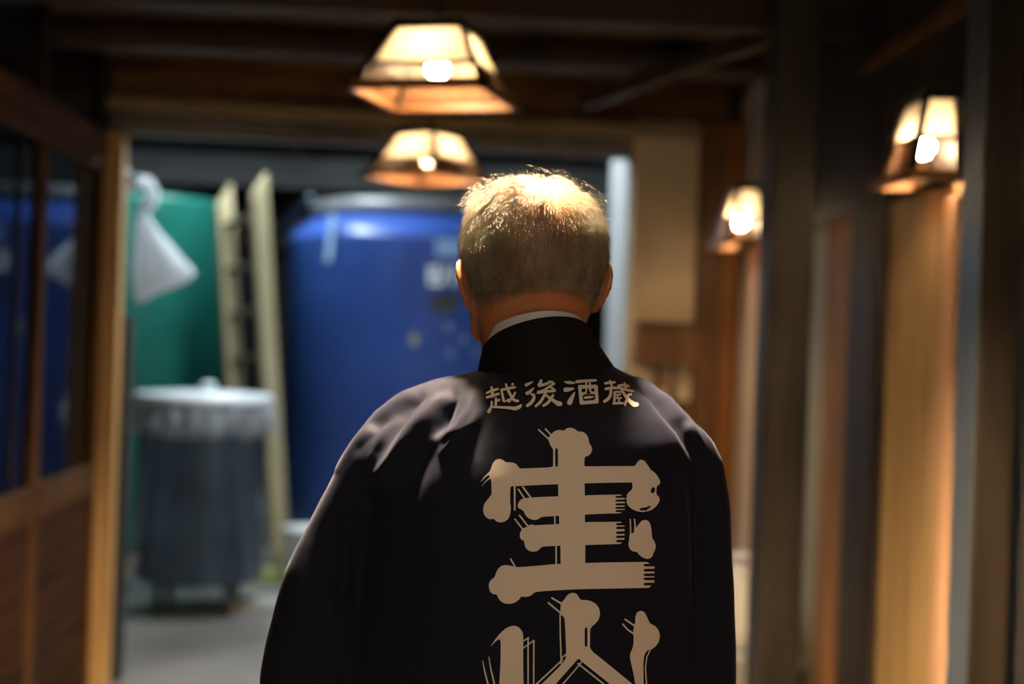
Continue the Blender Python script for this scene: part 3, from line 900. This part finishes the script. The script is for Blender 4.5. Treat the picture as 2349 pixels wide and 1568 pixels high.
bbs = [(min(p[0] for p in L) - 3 * wd, max(p[0] for p in L) + 3 * wd, min(p[1] for p in L) - 3 * wd, max(p[1] for p in L) + 3 * wd) for L, am, wd in FOLDS]
new = []
for v in cme.vertices:
    d = .0022 * noise.noise(v.co * 7) + .0012 * noise.noise(v.co * 17)
    if v.normal.y < .35:
        px, py = proj(v.co)
        for (L, am, wd), bb in zip(FOLDS, bbs):
            if bb[0] < px < bb[1] and bb[2] < py < bb[3]:
                q, t = seg_d(px, py, L)
                if q < 3 * wd: d += 1.5 * am * math.exp(-(q / wd) ** 2) * math.sin(math.pi * min(1, max(0, .12 + .76 * t))) 
    new.append(v.co + v.normal * d)
for v, c in zip(cme.vertices, new): v.co = c
bvh = BVHTree.FromPolygons([v.co.copy() for v in cme.vertices], [tuple(p.vertices) for p in cme.polygons])
ct = obj('happi_coat', cme, 'coat', man, True); ct['label'] = 'black navy happi coat with white printed characters'


def band(name, c0, hx0, hy0, c1, hx1, hy1, tl0, tl1, th, m, parent, flare=.35):
    """standing collar band: outer wall up, rolled edge, inner wall down"""
    seg = 72; rings = []
    for i in range(7):
        t = i / 6; e = t ** flare if flare else t
        c = c0.lerp(c1, t); rings.append((c, hx0 + (hx1 - hx0) * e, hy0 + (hy1 - hy0) * e, tl0[0] + (tl1[0] - tl0[0]) * t, tl0[1] + (tl1[1] - tl0[1]) * t))
    c, a, b, tx, ty = rings[-1]
    rings.append((c + Vector((0, 0, th * .35)), a - th * .3, b - th * .3, tx, ty)); rings.append((c + Vector((0, 0, th * .2)), a - th, b - th, tx, ty))
    for i in (5, 3, 1): q = rings[i]; rings.append((q[0], q[1] - th, q[2] - th, q[3], q[4]))
    vs, fs = [], []
    for c, a, b, tx, ty in rings:
        for k in range(seg):
            t = 2 * math.pi * k / seg; x, yv = math.cos(t), math.sin(t)
            vs.append(c + Vector((a * x, b * yv, tx * x + ty * yv)))
    for i in range(len(rings) - 1):
        for k in range(seg):
            k2 = (k + 1) % seg; fs.append((i * seg + k, i * seg + k2, (i + 1) * seg + k2, (i + 1) * seg + k))
    return obj(name, mesh(vs, fs), m, parent, True)


band('collar', at(1264, 872, 1.735), .092, .090, at(1228, 782, 1.742), .0650, .0845, (0, .01), (.012, -.026), .0045, 'collar_cloth', ct, 1.)
band('shirt_collar', at(1234, 840, 1.74), .070, .074, at(1225, 767, 1.742), .0628, .0815, (0, .01), (.008, -.0265), .003, 'shirt', man, 1.)


# --- printed characters
def inside(p, poly):
    x, yv = p; c = False; n = len(poly); j = n - 1
    for i in range(n):
        xi, yi = poly[i]; xj, yj = poly[j]
        if (yi > yv) != (yj > yv) and x < (xj - xi) * (yv - yi) / (yj - yi) + xi: c = not c
        j = i
    return c


def resample(poly, step):
    out = []
    for i in range(len(poly)):
        a, b = poly[i], poly[(i + 1) % len(poly)]
        n = max(1, int(math.hypot(b[0] - a[0], b[1] - a[1]) / step))
        out += [(a[0] + (b[0] - a[0]) * k / n, a[1] + (b[1] - a[1]) * k / n) for k in range(n)]
    return out


def chaikin(poly):
    out = []
    for i in range(len(poly)):
        a, b = poly[i], poly[(i + 1) % len(poly)]
        out += [(a[0] * .82 + b[0] * .18, a[1] * .82 + b[1] * .18), (a[0] * .18 + b[0] * .82, a[1] * .18 + b[1] * .82)]
    return out


def stroke(pts):
    """pts: (x, y, width) along the brush path"""
    L, Rr = [], []
    for i, (x, yv, w_) in enumerate(pts):
        a, b = pts[max(0, i - 1)], pts[min(len(pts) - 1, i + 1)]
        dx, dy = b[0] - a[0], b[1] - a[1]; l = math.hypot(dx, dy) or 1
        nx, ny = -dy / l * w_ / 2, dx / l * w_ / 2
        L.append((x + nx, yv + ny)); Rr.append((x - nx, yv - ny))
    return L + Rr[::-1]


def line(x0, y0, x1, y1, w_=13): return stroke([(x0, y0, w_), (x1, y1, w_)])


def glyph(pos, neg, pos2, org, sc, step=9, soft=False):
    T_ = lambda P: resample([(org[0] + x / sc, org[1] + yv / sc) for x, yv in P], step)
    A, B, C2 = [T_(chaikin(p)) for p in pos], [T_(chaikin(p)) for p in neg], [T_(chaikin(chaikin(p)) if soft else p) for p in pos2]
    pts, edges = [], []
    for P in A + B + C2:
        o = len(pts); n = len(P)
        pts += [Vector(p) for p in P]; edges += [(o + i, o + (i + 1) % n) for i in range(n)]
    allp = [p for P in A + C2 for p in P]
    x0, x1 = min(p[0] for p in allp), max(p[0] for p in allp); y0, y1 = min(p[1] for p in allp), max(p[1] for p in allp)
    y_ = y0 + step * .5; j = 0
    ok = lambda q: (any(inside(q, P) for P in A) and not any(inside(q, P) for P in B)) or any(inside(q, P) for P in C2)
    while y_ < y1:
        x_ = x0 + (step * .75 if j % 2 else step * .25)
        while x_ < x1:
            if ok((x_, y_)): pts.append(Vector((x_, y_)))
            x_ += step * 1.2
        y_ += step * 1.2; j += 1
    vs, es, fs = delaunay_2d_cdt(pts, edges, [], 0, 1e-4)[:3]
    keep = [f for f in fs if ok((sum(vs[i].x for i in f) / len(f), sum(vs[i].y for i in f) / len(f)))]
    used = sorted({i for f in keep for i in f}); ix = {u: k for k, u in enumerate(used)}; V3 = []
    for u in used:
        d_ = ray(vs[u].x, vs[u].y).normalized()
        h, nrm, fi, dist = bvh.ray_cast(EYE, d_)
        V3.append(h - d_ * .0011 if h else at(vs[u].x, vs[u].y, 1.62))
    o = obj('printed_character', mesh(V3, [tuple(ix[i] for i in f) for f in keep]), 'print', ct, True)
    return o


# upper big character: everything given in enlarged picture coordinates (origin 1060,840; 4.126x)
q2 = lambda P: [(x * 4.126 / 4.042, (340 + yv / 4.042) * 4.126) for x, yv in P]
roof = [(845, 640), (870, 615), (910, 600), (950, 604), (968, 606), (985, 588), (1020, 578), (1055, 585), (1085, 605), (1098, 616), (1130, 615), (1165, 630), (1190, 660), (1200, 700), (1203, 725), (1222, 750), (1232, 785), (1222, 820), (1195, 845), (1160, 857), (1158, 900), (1157, 945), (1250, 944), (1400, 943), (1620, 942), (1635, 940), (1650, 920), (1670, 890), (1700, 880), (1730, 895), (1755, 930), (1785, 978), (1820, 1000), (1850, 1035), (1872, 1075), (1876, 1105), (1860, 1122), (1842, 1133), (1838, 1195), (1845, 1218), (1865, 1235), (1872, 1262), (1860, 1295), (1835, 1325), (1800, 1355), (1760, 1370), (1705, 1378), (1650, 1370), (1600, 1345), (1565, 1310), (1550, 1270), (1552, 1230), (1570, 1195), (1595, 1175), (1610, 1160), (1613, 1130), (1608, 1098), (1590, 1098), (1400, 1100), (1100, 1108), (800, 1118), (540, 1131), (500, 1133), (470, 1134), (458, 1142), (455, 1200), (455, 1280), (462, 1330), (458, 1390), (440, 1440), (405, 1468), (365, 1477), (325, 1468), (300, 1440), (265, 1448), (230, 1430), (205, 1395), (197, 1350), (210, 1300), (240, 1260), (270, 1222), (280, 1200), (277, 1130), (275, 1085), (266, 1050), (252, 1030), (258, 1000), (275, 960), (290, 915), (315, 885), (350, 872), (385, 882), (412, 906), (440, 907), (480, 908), (515, 925), (535, 952), (550, 966), (600, 964), (700, 960), (860, 953), (861, 900), (862, 785), (840, 755), (825, 720), (815, 690), (822, 662)]
stem = [(905, 930), (1158, 930), (1160, 1100), (1163, 1395), (1163, 1480), (1166, 1680), (1166, 1860), (1166, 1960), (935, 1960), (932, 1830), (930, 1700), (920, 1480), (915, 1400), (908, 1100)]
bar1 = [(535, 1285), (525, 1310), (530, 1338), (555, 1350), (580, 1365), (595, 1400), (620, 1430), (660, 1450), (700, 1452), (730, 1440), (750, 1423), (800, 1420), (930, 1412), (1160, 1402), (1300, 1394), (1540, 1388), (1540, 1210), (1300, 1215), (1000, 1225), (700, 1236), (640, 1241), (585, 1248), (555, 1258)]
bar2 = q2([(900, 85), (1140, 68), (1300, 66), (1508, 64), (1505, 270), (1300, 276), (1140, 281), (900, 287), (760, 294), (738, 298), (720, 318), (690, 340), (650, 343), (610, 330), (585, 300), (577, 262), (573, 240), (555, 236), (535, 210), (535, 180), (545, 150), (560, 125), (600, 112), (640, 100), (680, 97), (800, 91)])
bar3 = q2([(865, 456), (1150, 447), (1400, 440), (1785, 437), (1782, 677), (1500, 682), (1070, 690), (800, 705), (680, 715), (655, 735), (620, 758), (580, 762), (548, 757), (530, 785), (490, 815), (440, 828), (390, 822), (350, 795), (330, 762), (320, 738), (290, 738), (260, 715), (247, 670), (250, 630), (270, 600), (302, 578), (312, 545), (330, 505), (360, 475), (395, 465), (440, 470), (480, 480), (530, 486), (700, 472)])
slot = lambda x0, x1, yv, h: [(x0, yv), (x0 + 12, yv - h / 2), (x1, yv - h / 2 - 1), (x1, yv + h / 2 - 1), (x0 + 12, yv + h / 2)]
neg = [[(882, 800), (884, 778), (894, 772), (905, 780), (907, 800), (907, 948), (882, 948)],
       [(1798, 1147), (1818, 1140), (1828, 1158), (1824, 1182), (1810, 1200), (1791, 1196), (1784, 1175)],
       [(1676, 1350), (1700, 1338), (1750, 1331), (1788, 1313), (1782, 1332), (1752, 1354), (1740, 1366), (1720, 1358), (1690, 1364)]]
neg += [slot(1448, 1560, yv, 19) for yv in (1234, 1269, 1305, 1338, 1368)]
neg += [q2(slot(1425, 1520, yv, 22)) for yv in (88, 122, 166, 205, 244)]
neg += [q2(slot(1680, 1800, yv, 24)) for yv in (467, 514, 557, 594, 643)]
pos2 = [line(498, 1130, 498, 1362, 18), line(877, 1412, 879, 1492, 14), line(720, 594, 822, 690, 15), line(785, 588, 842, 648, 15),
        stroke([(178, 1092, 4), (210, 1050, 12), (268, 1000, 20)]), stroke([(188, 1132, 4), (225, 1085, 10), (275, 1045, 18)]),
        line(530, 1158, 592, 1250, 15), line(572, 1135, 650, 1242, 17)]
pos2 += [q2(P) for P in (line(487, 36, 560, 132, 15), line(528, 0, 612, 108, 16), stroke([(612, 106, 14), (640, 98, 16), (665, 98, 10)]), line(872, 286, 872, 460, 15), line(448, 406, 490, 478, 15))]
glyph([roof, stem, bar1, bar2, bar3], neg, pos2, (1060, 840), 4.126)
dot = [(1615, 118), (1640, 85), (1665, 55), (1695, 45), (1725, 55), (1745, 85), (1755, 130), (1760, 190), (1766, 225), (1785, 245), (1797, 290), (1790, 325), (1778, 350), (1765, 385), (1740, 408), (1710, 410), (1670, 395), (1640, 370), (1618, 342), (1590, 343), (1560, 325), (1542, 290), (1543, 255), (1555, 225), (1560, 180), (1585, 170), (1605, 140)]
glyph([dot], [], [stroke([(1559, 38, 12), (1563, 160, 13), (1556, 235, 18)]), stroke([(1598, 36, 14), (1604, 100, 14), (1606, 150, 24)])], (1060, 1180), 4.042)
# lower big character, running on below the picture's edge
mid = [(915, 818), (945, 790), (970, 750), (1000, 728), (1035, 722), (1065, 735), (1085, 770), (1100, 789), (1150, 790), (1200, 800), (1245, 830), (1272, 870), (1280, 915), (1270, 965), (1240, 1005), (1205, 1035), (1188, 1060), (1186, 1150), (1186, 1250), (1350, 1380), (1600, 1585), (1780, 1730), (1620, 1790), (1370, 1568), (1115, 1365), (1080, 1332), (1055, 1358), (870, 1565), (720, 1760), (540, 1760), (738, 1568), (925, 1385), (962, 1330), (965, 1270), (958, 1100), (950, 960), (930, 935), (905, 925), (912, 880)]
glyph([mid], [[(1137, 1060), (1142, 1045), (1155, 1045), (1162, 1060), (1162, 1215), (1150, 1225), (1137, 1215)]],
      [line(828, 768, 925, 826, 16), line(795, 812, 915, 912, 16), stroke([(908, 920, 12), (910, 1100, 13), (920, 1385, 14)]), line(935, 1340, 480, 1765, 15), line(968, 1290, 925, 1325, 13), stroke([(1110, 1362, 13), (1020, 1470, 12), (935, 1568, 13), (800, 1740, 13)]), line(1070, 1375, 1560, 1765, 15)], (1060, 1180), 4.042)
lf = [(255, 1228), (300, 1165), (350, 1100), (400, 1055), (450, 1032), (490, 1027), (530, 1045), (558, 1080), (568, 1120), (566, 1300), (570, 1568), (575, 1760), (330, 1760), (345, 1568), (355, 1400), (358, 1230), (356, 1170), (345, 1150), (318, 1168)]
glyph([lf], [], [stroke([(190, 1350, 8), (212, 1460, 14), (240, 1568, 16), (280, 1700, 16)]), stroke([(248, 1315, 10), (268, 1440, 14), (300, 1568, 16), (340, 1700, 16)]),
                 line(612, 1135, 612, 1760, 14), line(665, 1160, 663, 1760, 14), line(560, 1175, 620, 1136, 13), line(560, 1240, 670, 1162, 13)], (1060, 1180), 4.042)
rt = [(1605, 1000), (1605, 950), (1620, 905), (1655, 888), (1690, 900), (1712, 940), (1730, 985), (1747, 1010), (1790, 1030), (1820, 1065), (1837, 1120), (1825, 1180), (1795, 1220), (1755, 1250), (1720, 1256), (1697, 1285), (1685, 1330), (1680, 1400), (1685, 1568), (1690, 1760), (1640, 1760), (1605, 1568), (1590, 1480), (1570, 1390), (1555, 1320), (1560, 1280), (1580, 1240), (1590, 1190), (1590, 1120), (1587, 1060)]
glyph([rt], [], [line(1508, 966, 1600, 1030, 16), stroke([(1486, 1010, 14), (1535, 1065, 15), (1595, 1105, 17)]), stroke([(1745, 1250, 10), (1712, 1320, 12), (1700, 1420, 13), (1710, 1568, 13), (1720, 1740, 13)])], (1060, 1180), 4.042)
# the four small characters (origin 1080,850; 5.593x)
S7 = ((1080, 850), 5.593)
ks = lambda *a: stroke([(x, yv, w_ * 1.12) for x, yv, w_ in a])
glyph([], [], [ks((190, 290, 22), (270, 255, 34), (362, 228, 22)), ks((262, 198, 24), (280, 270, 34), (278, 345, 30)), ks((195, 345, 32), (280, 318, 34), (372, 290, 26)),
               ks((322, 340, 22), (322, 400, 30), (318, 460, 26)), ks((318, 385, 22), (378, 372, 28)), ks((268, 385, 20), (268, 440, 26), (255, 480, 34), (222, 540, 44)), ks((262, 462, 22), (400, 468, 28), (500, 474, 34), (570, 486, 46), (628, 462, 44), (652, 430, 16)),
               ks((378, 248, 26), (470, 228, 30), (578, 208, 30)), ks((392, 240, 24), (408, 320, 28), (424, 395, 32), (455, 388, 22), (492, 358, 18)), ks((445, 160, 22), (478, 250, 32), (520, 330, 30), (560, 380, 36), (618, 388, 30)), ks((522, 185, 26), (550, 160, 30)), ks((575, 268, 20), (545, 330, 28), (478, 404, 32))], *S7, step=4, soft=True)
glyph([], [], [ks((695, 190, 40), (740, 168, 34), (798, 138, 14)), ks((706, 298, 44), (760, 268, 36), (812, 215, 16)), ks((765, 300, 30), (812, 305, 34), (808, 365, 40), (770, 415, 40), (712, 458, 34)),
               ks((905, 98, 22), (898, 150, 38), (862, 190, 34)), ks((862, 200, 30), (960, 170, 34), (1010, 150, 26)), ks((985, 108, 20), (1030, 140, 36), (1080, 175, 26)), ks((1068, 170, 24), (1010, 200, 28), (940, 250, 30), (848, 275, 26)), ks((845, 285, 34), (960, 262, 34), (1088, 262, 24)), ks((1020, 210, 24), (1068, 240, 30), (1088, 262, 24)),
               ks((965, 270, 30), (930, 340, 34), (890, 405, 36), (822, 462, 26)), ks((945, 290, 24), (1010, 350, 32), (1080, 395, 42), (1130, 425, 62), (1172, 420, 40)), ks((1060, 300, 30), (1030, 360, 34), (985, 415, 34), (920, 455, 28))], *S7, step=4, soft=True)
glyph([[(1372, 188), (1400, 178), (1490, 182), (1628, 176), (1632, 250), (1642, 400), (1632, 418), (1500, 428), (1405, 436), (1396, 420), (1385, 300)]],
      [[(1420, 232), (1470, 226), (1474, 262), (1450, 278), (1424, 270)], [(1496, 222), (1514, 222), (1520, 268), (1545, 290), (1478, 298), (1492, 268)], [(1545, 226), (1584, 224), (1588, 262), (1562, 268), (1546, 258)],
       [(1434, 316), (1468, 300), (1592, 296), (1598, 372), (1500, 382), (1440, 384)]],
      [ks((1450, 346, 26), (1515, 340, 32), (1580, 332, 18)), ks((1340, 142, 40), (1480, 128, 32), (1618, 122, 30)), ks((1484, 130, 20), (1478, 190, 22)), ks((1524, 130, 20), (1530, 190, 22)),
       ks((1196, 125, 34), (1250, 148, 42), (1338, 158, 22)), ks((1190, 245, 52), (1250, 240, 50), (1330, 226, 20)), ks((1335, 270, 14), (1305, 330, 40), (1270, 400, 66), (1258, 436, 40))], *S7, step=4, soft=True)
glyph([], [], [ks((1712, 162, 30), (1790, 152, 32), (1858, 146, 26)), ks((1780, 116, 22), (1800, 160, 30), (1812, 200, 22)), ks((1880, 192, 26), (1960, 182, 30), (2040, 200, 26)), ks((1968, 148, 24), (1985, 190, 28), (1990, 230, 22)),
               ks((1716, 236, 34), (1800, 218, 32), (1920, 220, 28), (2010, 248, 32), (2092, 262, 22)), ks((1800, 225, 26), (1795, 310, 36), (1765, 360, 40), (1700, 402, 34)),
               ks((1845, 260, 26), (1845, 340, 26), (1838, 425, 28)), ks((1845, 268, 22), (1940, 272, 24)), ks((1845, 308, 18), (1930, 304, 20)), ks((1850, 350, 20), (1940, 348, 22)), ks((1815, 422, 24), (1900, 414, 30), (1965, 416, 26)), ks((1885, 305, 20), (1885, 350, 20)), ks((1905, 350, 22), (1900, 410, 24)),
               ks((1918, 215, 22), (1950, 270, 30), (1990, 330, 36), (2040, 390, 44), (2100, 435, 62), (2155, 430, 40)), ks((2068, 300, 30), (2020, 305, 32), (2010, 360, 28), (1985, 405, 28), (1978, 455, 14))], *S7, step=4, soft=True)

# --- hair
hv, hf = [], []
tris = []
cum = 0
for p in bme.polygons:
    c = HI @ p.center
    if c.length < .14 and c.z > -.075 and c.y < .06:
        if abs(c.x) > .081 and c.z < -.005: continue                       # ears
        cum += p.area; tris.append((cum, p.index))
import bisect
cums = [t[0] for t in tris]
rot = HM.to_3x3(); roti = rot.inverted()


def density(c):
    nape = -.060 + .010 * math.cos(c.x * 40)
    if c.z < nape: return 0
    if c.y > .015 + .5 * max(0, c.z): return 0
    if c.y > -.006 and c.z < -.004 and abs(c.x) > .06: return 0
    d = min(1, (c.z - nape) / .012)
    bald = math.hypot((c.x - .012) / .052, (c.y + .010) / .085)
    if c.z > .035: d *= .16 + .84 * max(0, min(1, (bald - .72) / .35))
    elif c.z > .01: d *= .55 + .45 * min(1, abs(c.x - .012) / .045)
    return d


N = 52000; made = 0
rnd = random.Random(3)
while made < N:
    u = rnd.random() * cum
    p = bme.polygons[tris[bisect.bisect_left(cums, u)][1]]
    vs = [bme.vertices[i].co for i in p.vertices]
    wts = [rnd.random() + .01 for _ in vs]; sw = sum(wts)
    q = sum((v * w_ for v, w_ in zip(vs, wts)), Vector()) / sw
    c = roti @ (q - HC)
    made += 1
    dn = density(c)
    if rnd.random() > dn: continue
    n = (roti @ p.normal).normalized()
    top = max(0, min(1, (c.z - .035) / .04))
    sidef = max(0, min(1, (abs(c.x) - .04) / .03))
    cl = noise.noise(c * 55); cl2 = noise.noise(c * 55 + Vector((9, 3, 1)))
    base = Vector((.10 * c.x / .07 + .35 * cl, -.15, -1)).lerp(Vector((math.copysign(.9, c.x - .012) + .3 * cl, -.55, -.15 + .3 * cl2)), top * .8)
    base += Vector((rnd.gauss(0, .22), rnd.gauss(0, .22), rnd.gauss(0, .15)))
    t = base - n * base.dot(n)
    if t.length < .05: continue
    t.normalize()
    L = (.014 + .013 * sidef * max(0, min(1, (c.z + .035) / .05)) + .003 * top) * rnd.uniform(.6, 1.2)
    if c.z < -.045: L *= .55
    lift = .32 + .16 * sidef * max(0, min(1, (c.z + .028) / .03)) + .12 * cl + rnd.gauss(0, .07)
    if top > .3 and rnd.random() < .05: lift += .8
    P0 = c - n * .001; P1 = c + (t * (1 - .4 * lift) + n * lift * 1.3) * L * .5; P2 = P1 + (t + n * lift * .25) * L * .55
    s = t.cross(n).normalized(); wd = rnd.uniform(.00010, .00017)
    o = len(hv)
    for P, ww in ((P0, wd), (P1, wd * .95)):
        for e in (s, (n - s * .5), (-n - s * .5)): hv.append(rot @ (P + e * ww) + HC)
    hv.append(rot @ P2 + HC)
    for k in range(3):
        k2 = (k + 1) % 3
        hf.append((o + k, o + k2, o + 3 + k2, o + 3 + k)); hf.append((o + 3 + k, o + 3 + k2, o + 6))
# loose curls on top and at the right temple
for (px, py, L, dx, dy) in [(1232, 405, 26, -1, -.3), (1240, 404, 30, .8, -.35), (1262, 408, 34, .9, -.7), (1270, 410, 30, .4, -1), (1275, 411, 36, 1, -.3), (1290, 416, 26, -.3, -1), (1300, 420, 24, .8, -.2), (1310, 428, 24, .9, .1), (1388, 492, 22, .4, .9), (1386, 500, 26, .6, .9), (1380, 480, 22, .8, -.3), (1384, 520, 20, .3, 1), (1056, 520, 16, -.9, -.3), (1054, 575, 14, -.9, .4)]:
    for j in range(3):
        a0 = rnd.uniform(-.4, .4); pts_ = []
        for i in range(9):
            t = i / 8; ang = math.atan2(dy, dx) + a0 + 2.3 * t * (1 if j % 2 else -1)
            if i == 0: x_, y_ = px + rnd.uniform(-4, 4), py + 4
            x_ += math.cos(ang) * L / 8; y_ += math.sin(ang) * L / 8
            pts_.append(at(x_, y_, 1.735 + .01 * j - .01))
        g = tube_geo(pts_, [.00017] * 8 + [.00006], 3, False)
        o = len(hv); hv += g[0]; hf += [tuple(i + o for i in f) for f in g[1]]
hr = obj('hair', mesh(hv, hf), 'hair', man, True); tag(hr, 'short grey hair thinning at the crown', kind='stuff')
